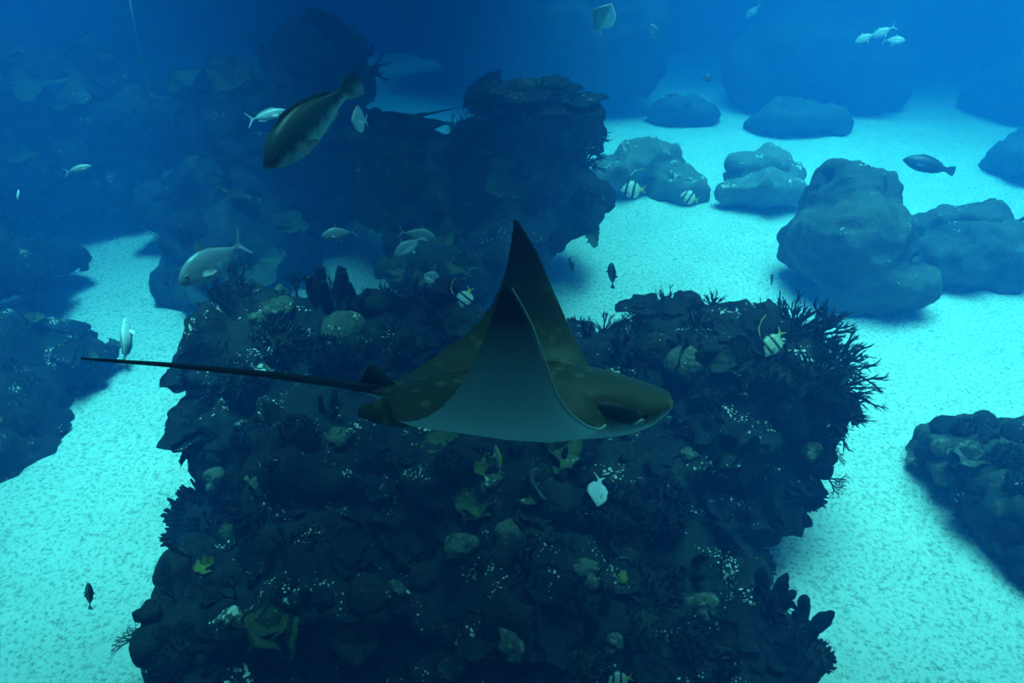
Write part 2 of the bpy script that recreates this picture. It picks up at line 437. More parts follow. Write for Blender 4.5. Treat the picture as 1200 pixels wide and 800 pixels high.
def f_tube(i):
    def g():
        random.seed(400 + i); mb = MB(); k = 12; R = .13 * rnd(.8, 1.2); pts = []; rd = []
        lean = Vector((rnd(-.2, .2), rnd(-.2, .2), 0))
        for j in range(7):
            t = j / 6; pts.append(Vector((0, 0, t)) + lean * t * t); rd.append(R * (.75 + .35 * math.sin(2.6 * t + .3)))
        mb.tube(pts, rd, k, False)
        inner = [pts[6], pts[5] + Vector((0, 0, .05)), pts[4]]; mb.tube(inner, [rd[6] * .98, rd[5] * .72, rd[4] * .6], k, True)
        me = mb.mesh('tube'); displace(me, [(9, .03)], i); return me
    return g
def f_pillar(i):
    def g():
        mb = MB(); mb.ball((0, 0, .45), (.22, .15, .58), None, 16, 14); me = mb.mesh('pillar'); displace(me, [(3, .09), (10, .035)], i + 40); return me
    return g
def f_frond(i):
    def g():
        random.seed(500 + i); v = []; f = []; n = 12; m = 7
        for side in (0, 1):
            for j in range(m + 1):
                t = j / m
                for k in range(n + 1):
                    a = (k / n - .5) * 2.3 * (.35 + .65 * t); R = t * (1 + .1 * math.sin(5 * a + i) + .05 * math.sin(13 * a))
                    x = R * math.sin(a); z = R * math.cos(a); y = .22 * t * t + .10 * math.sin(5 * a + i) * t - (.045 * (1 - .5 * t) if side else 0)
                    v.append((x, y, z))
            b = side * (m + 1) * (n + 1)
            for j in range(m):
                for k in range(n):
                    q = (b + j * (n + 1) + k, b + j * (n + 1) + k + 1, b + (j + 1) * (n + 1) + k + 1, b + (j + 1) * (n + 1) + k)
                    f.append(q if side else q[::-1])
        o2 = (m + 1) * (n + 1)
        edge = [m * (n + 1) + k for k in range(n + 1)]; e0 = [j * (n + 1) for j in range(m + 1)]; e1 = [j * (n + 1) + n for j in range(m + 1)]
        for e in (edge, e0, e1):
            for a, b in zip(e, e[1:]): f.append((a, b, b + o2, a + o2))
        return me_from('frond', v, f)
    return g
def f_knob(i):
    def g():
        random.seed(600 + i); mb = MB()
        for k in range(9): mb.ball((rnd(-.5, .5), rnd(-.5, .5), rnd(0, .5)), rnd(.28, .45), None, 14, 10)
        me = remesh(mb, .07); displace(me, [(4, .07), (10, .04)], i); return me
    return g
def f_fan(i):
    def g():
        random.seed(700 + i); mb = MB()
        def rec(p, an, ln, r, d):
            q = p + Vector((math.sin(an), 0, math.cos(an))) * ln
            mid = (p + q) / 2 + Vector((0, rnd(-.03, .03), 0)); mb.tube([p, mid, q], [r, r * .9, r * .75], 5)
            if d:
                for s in (-1, 1): rec(q, an + s * rnd(.2, .55), ln * rnd(.68, .9), r * .72, d - 1)
                if random.random() < .5: rec(mid, an + random.choice((-1, 1)) * rnd(.5, .9), ln * .6, r * .6, d - 1)
        rec(Vector((0, 0, 0)), 0, .3, .045, 5); return mb.mesh('fan')
    return g

def orient(n, spin, up=.4):
    z = (Vector(n) * (1 - up) + Vector((0, 0, up))).normalized()
    q = Vector((0, 0, 1)).rotation_difference(z)
    return (q @ Quaternion((0, 0, 1), spin)).to_matrix().to_4x4()
NAME = {'branch': 'branching_coral', 'finger': 'finger_coral', 'plate': 'plate_coral', 'dome': 'dome_coral', 'tube': 'tube_sponge', 'pillar': 'lobed_coral', 'leaf': 'leaf_coral', 'knob': 'knob_coral', 'fan': 'sea_fan'}
COUNT = 0
def put(par, name, me, M):
    o = mesh_obj(name, me, None, par); o.matrix_local = M; return o
def coral(kind, p, n, size, mat, label, group=None, up=.4, spin=None, full=None):
    """size = rough radius in metres; grows on the rock at p"""
    global COUNT; COUNT += 1; random.seed(1000 + COUNT)
    spin = rnd(0, 6.28) if spin is None else spin
    R = orient(n, spin, up); T = Matrix.Translation(p) @ R @ Matrix.Diagonal((size, size, size, 1))
    cat = 'sponge' if kind == 'tube' else 'coral'
    if kind in ('dome', 'knob'):
        i = COUNT % 3
        me = proto('dome%d' % i, mat, f_dome(i)) if kind == 'dome' else proto('knob%d' % i, mat, f_knob(i))
        o = mesh_obj(NAME[kind], me); o.matrix_world = T; tag(o, label, cat, group); return o
    r = thing(NAME[kind], label, cat, (0, 0, 0), group); r.matrix_world = T
    if kind == 'branch':
        put(r, 'holdfast', proto('holdfast', mat, f_holdfast), Matrix.Diagonal((1.2, 1.2, 1.1, 1)))
        for k in range(full or 9):
            z = 1 - (k + .5) / (full or 9) * .85; a = k * 2.4 + rnd(-.3, .3); rr = math.sqrt(1 - z * z)
            d = Vector((rr * math.cos(a), rr * math.sin(a), z)); s = rnd(.8, 1.15)
            i = (k + COUNT) % 8
            put(r, 'branch', proto('branch%d' % i, mat, f_branch(i)), Matrix.Translation(d * .1) @ orient(d, rnd(0, 6.28), 0) @ Matrix.Diagonal((s, s, s, 1)))
    elif kind == 'finger':
        i = COUNT % 3
        put(r, 'mound', proto('mound%d' % i, mat, f_mound(i)), Matrix.Identity(4)); o = put(r, 'fingers', proto('fingers%d' % i, mat, f_fingers(i)), Matrix.Identity(4)); o['kind'] = 'stuff'
    elif kind == 'plate':
        put(r, 'stalk', proto('stalk', mat, f_stalk), Matrix.Translation((0, 0, .05)))
        for k in range(full or 2):
            i = (COUNT + k) % 3; s = 1 - .28 * k
            put(r, 'plate', proto('plate%d' % i, mat, f_plate(i)), Matrix.Translation((rnd(-.25, .25) * (k > 0), rnd(-.25, .25) * (k > 0), .22 * k)) @ Matrix.Rotation(rnd(0, 6), 4, 'Z') @ Matrix.Diagonal((s, s, s, 1)))
    elif kind in ('tube', 'pillar'):
        put(r, 'holdfast', proto('holdfast', mat, f_holdfast), Matrix.Diagonal((1.8, 1.8, 1.2, 1)))
        cnt = full or random.choice((3, 4, 5))
        for k in range(cnt):
            a = 6.28 * k / cnt + rnd(-.4, .4); d = Vector((math.cos(a), math.sin(a), 0)); i = (k + COUNT) % 3; s = rnd(.7, 1.15)
            pr = proto('tube%d' % i, mat, f_tube(i)) if kind == 'tube' else proto('pillar%d' % i, mat, f_pillar(i))
            put(r, 'tube' if kind == 'tube' else 'lobe', pr, Matrix.Translation(d * .22 - Vector((0, 0, .05))) @ orient((d * .35 + Vector((0, 0, 1))).normalized(), rnd(0, 6), 0) @ Matrix.Diagonal((s, s, s, 1)))
    elif kind == 'leaf':
        put(r, 'holdfast', proto('holdfast', mat, f_holdfast), Matrix.Diagonal((1.3, 1.3, 1, 1)))
        cnt = full or random.choice((5, 6, 7))
        for k in range(cnt):
            a = 6.28 * k / cnt + rnd(-.3, .3); i = (k + COUNT) % 4; s = rnd(.65, 1.05)
            put(r, 'frond', proto('frond%d' % i, mat, f_frond(i)), Matrix.Rotation(a, 4, 'Z') @ Matrix.Translation((0, .06, 0)) @ Matrix.Rotation(-rnd(.35, .9), 4, 'X') @ Matrix.Diagonal((s, s, s, 1)))
    elif kind == 'fan':
        i = COUNT % 3
        put(r, 'holdfast', proto('holdfast', mat, f_holdfast), Matrix.Diagonal((.6, .6, .6, 1)))
        put(r, 'fan', proto('fan%d' % i, mat, f_fan(i)), Matrix.Identity(4))
    return r
def hit(key, px, py):
    d = pdir(px, py); loc, nrm, _, dist = ROCKS[key][1].ray_cast(CAM, d)
    if loc is None: return None, None
    if nrm.dot(d) > 0: nrm = -nrm
    return loc, nrm
def coral_px(key, kind, px, py, rpx, mat, label, group=None, up=.4, spin=None, full=None, sink=.1):
    p, n = hit(key, px, py)
    if p is None:   # beside the outline: nearest rock point to that line of sight
        best = None
        for t in [x * .05 for x in range(40, 400)]:
            q = CAM + pdir(px, py) * t; l, nn, _, dd = ROCKS[key][1].find_nearest(q)
            if best is None or dd < best[0]: best = (dd, l, nn)
        p, n = best[1], best[2]
    s = rpx / ppm(p)
    return coral(kind, p - n * s * sink, n, s, mat, label, group, up, spin, full)

# ---- named corals of the central reef
C = 'central'
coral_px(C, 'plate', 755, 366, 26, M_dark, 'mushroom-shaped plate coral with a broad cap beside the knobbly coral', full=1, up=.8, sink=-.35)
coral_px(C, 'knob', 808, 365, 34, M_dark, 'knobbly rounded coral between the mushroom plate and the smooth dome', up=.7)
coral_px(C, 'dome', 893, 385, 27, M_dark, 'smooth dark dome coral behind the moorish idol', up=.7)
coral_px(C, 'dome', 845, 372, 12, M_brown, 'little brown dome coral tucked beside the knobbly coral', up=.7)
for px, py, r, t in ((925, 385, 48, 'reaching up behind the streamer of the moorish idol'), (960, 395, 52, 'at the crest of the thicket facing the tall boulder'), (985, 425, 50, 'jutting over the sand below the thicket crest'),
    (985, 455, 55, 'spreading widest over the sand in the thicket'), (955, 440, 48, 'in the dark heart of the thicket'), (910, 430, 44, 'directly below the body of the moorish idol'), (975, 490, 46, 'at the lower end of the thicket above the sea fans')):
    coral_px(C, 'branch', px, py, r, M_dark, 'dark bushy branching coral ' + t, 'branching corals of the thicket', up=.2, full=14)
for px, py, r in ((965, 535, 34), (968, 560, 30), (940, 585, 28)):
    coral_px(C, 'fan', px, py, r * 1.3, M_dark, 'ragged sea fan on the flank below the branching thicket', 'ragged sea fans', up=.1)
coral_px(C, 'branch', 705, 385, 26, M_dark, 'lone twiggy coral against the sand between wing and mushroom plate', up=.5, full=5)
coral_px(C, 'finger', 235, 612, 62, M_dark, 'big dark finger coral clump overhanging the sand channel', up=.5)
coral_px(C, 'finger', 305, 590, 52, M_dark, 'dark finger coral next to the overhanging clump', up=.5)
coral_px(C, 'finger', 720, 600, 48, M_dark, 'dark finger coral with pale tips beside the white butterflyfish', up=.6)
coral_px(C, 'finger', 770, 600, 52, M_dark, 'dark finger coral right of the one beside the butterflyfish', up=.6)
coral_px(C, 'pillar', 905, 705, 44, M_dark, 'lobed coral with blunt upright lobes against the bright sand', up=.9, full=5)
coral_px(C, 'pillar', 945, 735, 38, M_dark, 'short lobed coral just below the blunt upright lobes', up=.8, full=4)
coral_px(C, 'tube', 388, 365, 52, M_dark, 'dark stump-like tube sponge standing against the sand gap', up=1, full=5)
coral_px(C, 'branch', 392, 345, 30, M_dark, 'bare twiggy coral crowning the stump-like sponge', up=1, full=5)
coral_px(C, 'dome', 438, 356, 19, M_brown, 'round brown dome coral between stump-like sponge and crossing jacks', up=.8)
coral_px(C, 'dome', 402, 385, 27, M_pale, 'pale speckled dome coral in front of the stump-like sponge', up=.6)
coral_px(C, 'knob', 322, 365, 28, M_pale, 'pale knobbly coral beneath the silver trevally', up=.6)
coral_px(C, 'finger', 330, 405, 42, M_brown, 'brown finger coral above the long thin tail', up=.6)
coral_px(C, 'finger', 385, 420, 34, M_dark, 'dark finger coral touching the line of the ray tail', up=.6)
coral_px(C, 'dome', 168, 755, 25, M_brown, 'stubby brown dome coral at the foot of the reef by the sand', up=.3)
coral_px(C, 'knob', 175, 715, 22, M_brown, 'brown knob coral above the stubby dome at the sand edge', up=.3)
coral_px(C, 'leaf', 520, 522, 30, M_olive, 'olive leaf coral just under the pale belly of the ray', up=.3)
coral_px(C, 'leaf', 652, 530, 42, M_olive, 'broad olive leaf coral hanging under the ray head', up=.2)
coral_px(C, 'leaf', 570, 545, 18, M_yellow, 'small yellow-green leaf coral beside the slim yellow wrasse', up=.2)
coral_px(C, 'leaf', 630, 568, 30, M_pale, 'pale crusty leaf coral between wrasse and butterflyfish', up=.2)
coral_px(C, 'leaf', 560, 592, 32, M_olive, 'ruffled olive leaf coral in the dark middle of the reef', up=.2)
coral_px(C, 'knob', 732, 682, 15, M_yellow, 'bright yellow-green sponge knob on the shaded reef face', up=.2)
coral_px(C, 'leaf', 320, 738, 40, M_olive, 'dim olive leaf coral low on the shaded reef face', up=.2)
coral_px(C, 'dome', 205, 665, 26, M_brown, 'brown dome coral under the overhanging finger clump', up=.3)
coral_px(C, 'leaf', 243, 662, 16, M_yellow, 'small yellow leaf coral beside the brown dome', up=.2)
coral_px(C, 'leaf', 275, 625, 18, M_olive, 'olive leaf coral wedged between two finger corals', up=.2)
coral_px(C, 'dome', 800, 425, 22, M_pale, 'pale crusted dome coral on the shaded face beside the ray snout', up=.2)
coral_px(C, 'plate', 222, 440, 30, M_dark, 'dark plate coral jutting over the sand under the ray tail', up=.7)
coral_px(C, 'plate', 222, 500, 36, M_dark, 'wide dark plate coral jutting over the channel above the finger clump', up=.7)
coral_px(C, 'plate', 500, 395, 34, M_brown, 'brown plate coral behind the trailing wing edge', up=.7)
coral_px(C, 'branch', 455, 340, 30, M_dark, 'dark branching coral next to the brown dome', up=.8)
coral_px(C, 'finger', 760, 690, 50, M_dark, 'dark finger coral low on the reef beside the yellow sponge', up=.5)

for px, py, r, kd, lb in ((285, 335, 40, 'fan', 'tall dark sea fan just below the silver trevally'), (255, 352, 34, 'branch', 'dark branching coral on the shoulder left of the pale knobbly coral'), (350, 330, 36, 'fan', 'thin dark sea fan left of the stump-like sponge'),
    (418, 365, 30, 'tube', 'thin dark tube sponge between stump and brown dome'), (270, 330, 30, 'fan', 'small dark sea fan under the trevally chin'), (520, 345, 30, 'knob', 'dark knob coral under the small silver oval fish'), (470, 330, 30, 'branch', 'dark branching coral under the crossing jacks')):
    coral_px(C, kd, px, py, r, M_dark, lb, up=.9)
# ---- filling growth, spread over the rock
def scatter(key, n, sizes, kinds, where, region, rmin, seed, allover=0, zmin=.12, marks=None, far=1.0):
    random.seed(seed); done = []; tries = 0; specs = []
    x0, y0, x1, y1 = region
    while len(specs) < n and tries < n * 30:
        tries += 1
        p, nn = hit(key, rnd(x0, x1), rnd(y0, y1))
        if p is None or p.z < zmin: continue
        if any((p - q).length < rmin for q in done): continue
        done.append(p); specs.append((p, nn))
    o, bvh = ROCKS[key]; me = o.data; k = 0; tries = 0
    while k < allover and tries < allover * 40:
        tries += 1; pl = random.choice(me.polygons); p = o.location + pl.center
        if p.z < zmin or any((p - q).length < rmin for q in done): continue
        done.append(p); specs.append((p, pl.normal.copy())); k += 1
    for p, nn in specs:
        random.seed(seed * 1000 + len(done) + int(p.x * 997) + int(p.z * 577))
        kind, mat, ad = random.choice(kinds); s = rnd(*sizes) * {'plate': 1.0, 'dome': .75, 'knob': .8, 'fan': 1.3, 'branch': 1.15}.get(kind, 1)
        nm = NAME[kind].replace('_', ' ')
        best = min(marks, key=lambda q: (q[0] - p).length); dz = p.z - best[0].z
        rel = 'above' if dz > .22 * far else 'below' if dz < -.22 * far else 'beside' if (best[0] - p).length < .5 * far else 'near'
        o = coral(kind, p - nn * s * .12, nn, s, mat, '%s %s %s %s' % (ad, nm, rel, best[1]), '%s %ss %s' % (ad, nm, where), .35)
MIXC = [('branch', M_dark, 'dark'), ('branch', M_dark, 'dark'), ('finger', M_dark, 'dark'), ('finger', M_brown, 'brown'), ('plate', M_dark, 'dark'), ('dome', M_brown, 'brown'), ('leaf', M_brown, 'brown'), ('knob', M_dark, 'dark'), ('tube', M_dark, 'dark'), ('leaf', M_dark, 'dark'), ('knob', M_pale, 'pale'), ('fan', M_dark, 'dark')]
def mk(key, *pts):
    return [(hit(key, px, py)[0] or at_y(px, py, 6), t) for px, py, t in pts]
MARK_C = mk(C, (757, 372, 'the mushroom-shaped plate coral'), (808, 378, 'the knobbly rounded coral'), (893, 390, 'the smooth dark dome coral'), (950, 430, 'the bushy branching thicket'),
    (950, 560, 'the ragged sea fans'), (240, 615, 'the overhanging finger coral clump'), (700, 590, 'the white butterflyfish'), (905, 715, 'the coral with blunt upright lobes'), (390, 372, 'the stump-like tube sponge'),
    (320, 372, 'the reef top under the silver trevally'), (300, 440, 'the thin tail of the ray'), (180, 745, 'the stubby dome coral by the sand'), (520, 525, 'the olive leaf coral under the belly'), (650, 535, 'the broad olive leaf coral'),
    (600, 590, 'the ruffled leaf corals mid-reef'), (732, 685, 'the yellow sponge knob'), (320, 738, 'the dim olive leaf coral'), (225, 500, 'the jutting dark plate corals'), (500, 400, 'the trailing wing edge'), (800, 470, 'the snout of the ray'),
    (420, 640, 'the grit-strewn ledge mid-reef'), (520, 760, 'the blackest hollow of the reef'), (720, 780, 'the striped fish at the reef foot'), (850, 620, 'the shaded flank under the thicket'), (420, 560, 'the bare dome of rock below the tail'))
MARK_M = mk('middle', (690, 170, 'the spiky rim coral of the hazy reef'), (620, 130, 'the table corals behind the ray'), (545, 180, 'the spiky coral over the sand gap'), (480, 170, 'the stingray gliding past'), (620, 210, 'the middle of the hazy reef face'), (600, 290, 'the wing tip of the ray'), (470, 270, 'the pair of silver jacks'))
MARK_B = mk('backleft', (350, 180, 'the large diving grouper'), (300, 140, 'the slim silver fish behind the grouper'), (250, 310, 'the silver trevally'), (90, 200, 'the small pale fish at the reef wall'), (60, 90, 'the top of the shadowed reef wall'), (180, 130, 'the thin hanging rope'), (200, 230, 'the head of the sand channel'))
MARK_L = mk('left', (60, 310, 'the bend of the sand channel'), (90, 420, 'the tip of the ray tail'), (30, 400, 'the middle of the shaded mound'), (60, 545, 'the round knoll over near sand'), (20, 520, 'the foot of the shaded mound'))
MARK_R = mk('right', (1110, 505, 'the twin round domes on the sand mound'), (1130, 540, 'the lowest round dome'), (1190, 560, 'the crest of the sand mound'), (1190, 650, 'the foot of the sand mound'))
scatter(C, 215, (.10, .22), MIXC, 'in the dense cover of the big central reef', (150, 290, 1000, 800), .15, 21, 50, marks=MARK_C)
MIXF = [('branch', M_dark, 'hazy dark'), ('plate', M_dark, 'hazy dark'), ('dome', M_brown, 'hazy brown'), ('leaf', M_olive, 'hazy olive'), ('knob', M_dark, 'hazy dark'), ('fan', M_dark, 'hazy dark')]
for px, py, r in ((690, 165, 26), (700, 185, 22), (548, 172, 22), (535, 180, 18), (560, 162, 16)):
    coral_px('middle', 'branch', px, py, r * 1.3, M_dark, 'hazy spiky branching coral on the rim of the reef behind the ray', 'spiky corals on the rim of the middle reef', up=.5, full=12)
for px, py, r, t in ((620, 118, 60, 'widest of those on top of the reef behind the ray'), (670, 128, 40, 'beside the spiky rim coral facing the open sand'), (585, 128, 42, 'above the spiky coral over the sand gap'),
    (480, 150, 45, 'right under the gliding stingray'), (650, 105, 34, 'stacked highest on the reef behind the ray')):
    coral_px('middle', 'plate', px, py, r, M_dark, 'hazy flat table coral ' + t, 'table corals on the middle reef', up=.95, full=2)
scatter('middle', 44, (.16, .34), MIXF, 'on the reef behind the ray', (420, 100, 720, 330), .38, 22, 20, marks=MARK_M, far=2)
scatter('backleft', 40, (.25, .55), MIXF, 'on the back reef wall behind the grouper', (0, 40, 430, 360), .55, 23, 15, marks=MARK_B, far=2)
scatter('left', 34, (.09, .18), [(a, m, b.replace('hazy ', 'shaded ')) for a, m, b in MIXF], 'on the mound beside the sand channel', (0, 255, 140, 620), .2, 24, 15, marks=MARK_L)
for px, py, r, lb in ((45, 95, 34, 'pale olive leaf coral high on the shadowed reef wall'), (100, 72, 30, 'spreading olive leaf coral at the top of the reef wall'), (72, 108, 30, 'drooping olive leaf coral under the spreading one'), (215, 105, 20, 'small olive leaf coral right of the hanging rope'),
    (600, 205, 34, 'broad olive leaf coral on the face of the reef behind the ray')):
    coral_px('middle' if px > 500 else 'backleft', 'leaf', px, py, r, M_olive, lb, up=.2)
for px, py, r in ((1108, 500, 17), (1155, 494, 15), (1127, 536, 17), (1130, 505, 12), (1190, 508, 16)):
    coral_px('right', 'dome', px, py, r, M_dark, 'round dark dome coral on the mound on open sand', 'dome corals on the sand mound', up=.6)
scatter('right', 14, (.10, .2), [('knob', M_dark, 'small dark'), ('leaf', M_pale, 'small pale'), ('finger', M_dark, 'small dark'), ('dome', M_pale, 'small pale')], 'on the reef mound on open sand', (1080, 490, 1200, 700), .2, 25, 8, marks=MARK_R)

# ------------------------------------------------------------------ the eagle ray
def interp(tab, x):
    for (a, va), (b, vb) in zip(tab, tab[1:]):
        if x <= b:
            t = (x - a) / (b - a); t = max(0, min(1, t))
            return va + (vb - va) * t if not hasattr(va, '__len__') else tuple(p + (q - p) * t for p, q in zip(va, vb))
    return tab[-1][1]
def catmull(vals, t):
    n = len(vals) - 1; x = t * n; i = min(int(x), n - 1); u = x - i
    p = [vals[max(0, min(n, i + k))] for k in (-1, 0, 1, 2)]
    return .5 * ((2 * p[1]) + (-p[0] + p[2]) * u + (2 * p[0] - 5 * p[1] + 4 * p[2] - p[3]) * u * u + (-p[0] + 3 * p[1] - 3 * p[2] + p[3]) * u ** 3)
def ray_material():
    m, nt, b = nodes('ray_skin'); L = nt.links
    at = N(nt, 'ShaderNodeAttribute'); at.attribute_name = 'skin'
    sep = N(nt, 'ShaderNodeSeparateColor'); L.new(at.outputs['Color'], sep.inputs[0])
    tc = N(nt, 'ShaderNodeTexCoord')
    vo = N(nt, 'ShaderNodeTexVoronoi', Scale=13.0); L.new(tc.outputs['Object'], vo.inputs['Vector'])
    n1 = N(nt, 'ShaderNodeTexNoise', Scale=5.0, Detail=4.0); L.new(tc.outputs['Object'], n1.inputs['Vector'])
    back = mix(nt, n1.outputs[0], (.035, .045, .014), (.080, .092, .030))
    spots = ramp(nt, vo.outputs['Distance'], [(.16, (.75, .75, .75)), (.36, (0, 0, 0))])
    back = mix(nt, spots, back, (.16, .18, .075))
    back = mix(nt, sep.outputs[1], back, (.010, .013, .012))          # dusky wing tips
    belly = mix(nt, n1.outputs[0], (.84, .88, .84), (.92, .94, .92))
    belly = mix(nt, sep.outputs[1], belly, (.020, .028, .026))  # underside shade painted in towards the raised tips, along with dusky pigment
    L.new(mix(nt, sep.outputs[0], back, belly), b.inputs['Base Color'])
    b.inputs['Roughness'].default_value = .55; b.inputs['Specular IOR Level'].default_value = .3
    return m
def build_ray():
    U = 3.2 / 900                      # metres per pixel at the ray
    phi = math.radians(22); pitch = math.radians(-2)
    yz = [(18, -2), (62, -8), (92, 12), (112, 48), (124, 95), (131, 138), (135, 176)]
    lead = {-1: [118, 100, 74, 47, 29, 13, -8], 1: [118, 110, 93, 72, 48, 27, 1]}
    trail = {-1: [-145, -128, -96, -66, -42, -27, -15], 1: [-145, -132, -92, -46, -19, -9, -5]}
    thick = [36, 22, 11.5, 7.5, 5, 3.4, 1.4]
    prof = [(0, 0), (.03, .42), (.1, .75), (.25, 1), (.45, .92), (.7, .55), (.9, .26), (1, .10)]
    mb = MB(); info = []               # info per vertex: ventral, dusk (tip pigment, plus painted shade on the underside)
    NS, NC = 56, 16
    for sd in (1, -1):
        rings = []
        for i in range(NS + 1):
            s = i / NS
            y = catmull([q[0] for q in yz], s); z = catmull([q[1] for q in yz], s)
            e = .01; dy = catmull([q[0] for q in yz], min(1, s + e)) - catmull([q[0] for q in yz], max(0, s - e)); dz = catmull([q[1] for q in yz], min(1, s + e)) - catmull([q[1] for q in yz], max(0, s - e))
            l = math.hypot(dy, dz); ny, nz = -dz / l, dy / l        # dorsal normal
            xl = catmull(lead[sd], s); xt = catmull(trail[sd], s); th = catmull(thick, s)
            ring = []
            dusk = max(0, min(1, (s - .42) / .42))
            cs = [k / NC for k in range(NC + 1)]
            for c in cs:
                t = max(interp(prof, c) * th, 1.5 if c > .5 else 0); x = xl + (xt - xl) * c
                ring.append(Vector((x, sd * (y + ny * t), z + nz * t))); info.append((0.0, dusk * .95, Vector((0, sd * ny, nz))))
            for c in reversed(cs[1:-1]):
                t = max(interp(prof, c) * th * .85, 1.5 if c > .5 else 0); x = xl + (xt - xl) * c
                ring.append(Vector((x, sd * (y - ny * t), z - nz * t))); info.append((1.0, min(1.0, max(0, (s - .30) / .56) ** .9), Vector((0, -sd * ny, -nz))))  # ventral side: unlit underside of the raised wing painted darker
            rings.append(ring)
        mb.loft(rings if sd == 1 else [r[::-1] for r in rings])
        if sd == -1:                    # reversed rings: reverse their info too
            n = len(rings[0]); base = len(info) - n * (NS + 1)
            for i in range(NS + 1): info[base + i * n: base + (i + 1) * n] = info[base + i * n: base + (i + 1) * n][::-1]
    # trunk and head
    spine = [(-178, 3, 3, -2), (-150, 8, 12, -2), (-120, 14, 24, -4), (-80, 21, 34, -8), (-30, 31, 46, -11), (20, 38, 52, -11), (70, 40, 52, -8), (100, 38, 48, -8), (125, 34, 43, -9),
             (145, 28, 39, -10), (162, 21, 35, -8), (176, 12, 28, -4), (187, 4, 17, 0)]
    rings = []
    for x, h, wd, zc in spine:
        ring = []
        for k in range(24):
            a = 2 * math.pi * k / 24; ca, sa = math.cos(a), math.sin(a)
            ring.append(Vector((x, wd * math.copysign(abs(ca) ** .85, ca), zc + h * math.copysign(abs(sa) ** .9, sa))))
            info.append((max(0.0, min(1.0, (-.16 - sa) / .22)), 0.0, Vector((0, ca, sa))))
        rings.append(ring)
    mb.loft(rings)
    # pelvic fins
    for sd in (1, -1):
        rings = []
        for i in range(9):
            t = i / 8; x = -78 - 96 * t; wv = 20 * math.sin(math.pi * min(1, .25 + .75 * t) * .93) + 2
            cy = 22 + 12 * t; cz = -10 - 3 * t; ring = []
            for k in range(14):
                a = 2 * math.pi * k / 14
                p = Vector((0, wv * math.cos(a), 3.2 * math.sin(a)))
                p = Matrix.Rotation(math.radians(-58), 3, 'X') @ p
                ring.append(Vector((x, sd * (cy + p.y), cz + p.z))); q = Matrix.Rotation(math.radians(-58), 3, 'X') @ Vector((0, math.cos(a) * .2, math.sin(a))); info.append((.35 if math.sin(a) < -.2 else .0, .12, Vector((0, sd * q.y, q.z))))
            rings.append(ring)
        mb.loft(rings if sd == 1 else [r[::-1] for r in rings])
        if sd == -1:
            n = 14; base = len(info) - n * 9
            for i in range(9): info[base + i * n: base + (i + 1) * n] = info[base + i * n: base + (i + 1) * n][::-1]
    me = remesh(mb, 1.5)
    kd = KDTree(len(mb.v))
    for i, v in enumerate(mb.v): kd.insert(v, i)
    kd.balance()
    # smooth the surface a little
    bm = bmesh.new(); bm.from_mesh(me)
    for _ in range(9): bmesh.ops.smooth_vert(bm, verts=bm.verts, factor=.5, use_axis_x=True, use_axis_y=True, use_axis_z=True)
    bm.to_mesh(me); bm.free()
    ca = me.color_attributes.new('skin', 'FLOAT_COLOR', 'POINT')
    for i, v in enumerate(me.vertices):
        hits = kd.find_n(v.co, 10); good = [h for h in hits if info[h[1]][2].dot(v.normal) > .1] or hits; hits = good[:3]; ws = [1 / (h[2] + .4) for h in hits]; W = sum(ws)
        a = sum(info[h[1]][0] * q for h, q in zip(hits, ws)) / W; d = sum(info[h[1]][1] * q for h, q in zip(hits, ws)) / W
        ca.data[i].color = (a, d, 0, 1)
    me.transform(Matrix.Diagonal((U, U, U, 1)))
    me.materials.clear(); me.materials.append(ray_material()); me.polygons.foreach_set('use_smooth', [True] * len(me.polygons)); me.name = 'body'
    root = thing('eagle_ray', 'eagle ray gliding with wings raised high and a long whip tail', 'ray')
    mesh_obj('body', me, None, root)
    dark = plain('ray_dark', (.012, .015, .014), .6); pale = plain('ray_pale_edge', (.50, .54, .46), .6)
    def sc(m): 
        for v in m.v: v *= U
        return m
    # pale rim along the front edge of each wing
    for sd in (-1,):
        t = MB(); pts = []; rad = []
        for i in range(31):
            s = .14 + .84 * i / 30
            if sd == 1: s = .14 + .2 * i / 30
            y = catmull([q[0] for q in yz], s); z = catmull([q[1] for q in yz], s)
            pts.append(Vector((catmull(lead[sd], s) + .3, sd * y, z))); rad.append(1.7 - 1.0 * i / 30)
        t.tube(pts, rad, 8); sc(t).build('wing_edge', pale, root)
    t = MB(); pts = [Vector((-150, 0, 0)), Vector((-200, 0, 6)), Vector((-300, 0, 16)), Vector((-400, -2, 24)), Vector((-492, -6, 30))]
    t.tube(pts, [8, 5.4, 4.2, 3.0, 1.4], 10); sc(t).build('tail', dark, root)
    t = MB(); t.prism([(-128, 0), (-140, 12), (-151, 24), (-160, 31), (-166, 31), (-171, 21), (-177, 10), (-178, 0)], 5); sc(t).build('dorsal_fin', dark, root)
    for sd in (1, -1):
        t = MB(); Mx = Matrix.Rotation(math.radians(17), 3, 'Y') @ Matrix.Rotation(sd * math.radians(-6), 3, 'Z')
        t.ball((118, sd * 38, -1), (31, 9, 12), Mx, 20, 12); sp = sc(t).build('spiracle_shade', dark, root)  # dark lens painted in for the shaded hollow beside the head
        t = MB(); t.ball((150, sd * 35, -7), (5, 4, 5), None, 14, 10); sc(t).build('eye', plain('ray_eye', (.006, .008, .008), .15, bmp=0), root)
        t = MB(); pts = [Vector((132 + 8 * k, sd * (41 - 1.0 * k * k * .9), -15 + 2.1 * k + .25 * k * k)) for k in range(6)]
        t.tube(pts, [1, 2.2, 2.8, 2.4, 1.8, .8], 8); sc(t).build('cheek_stripe', pale, root)
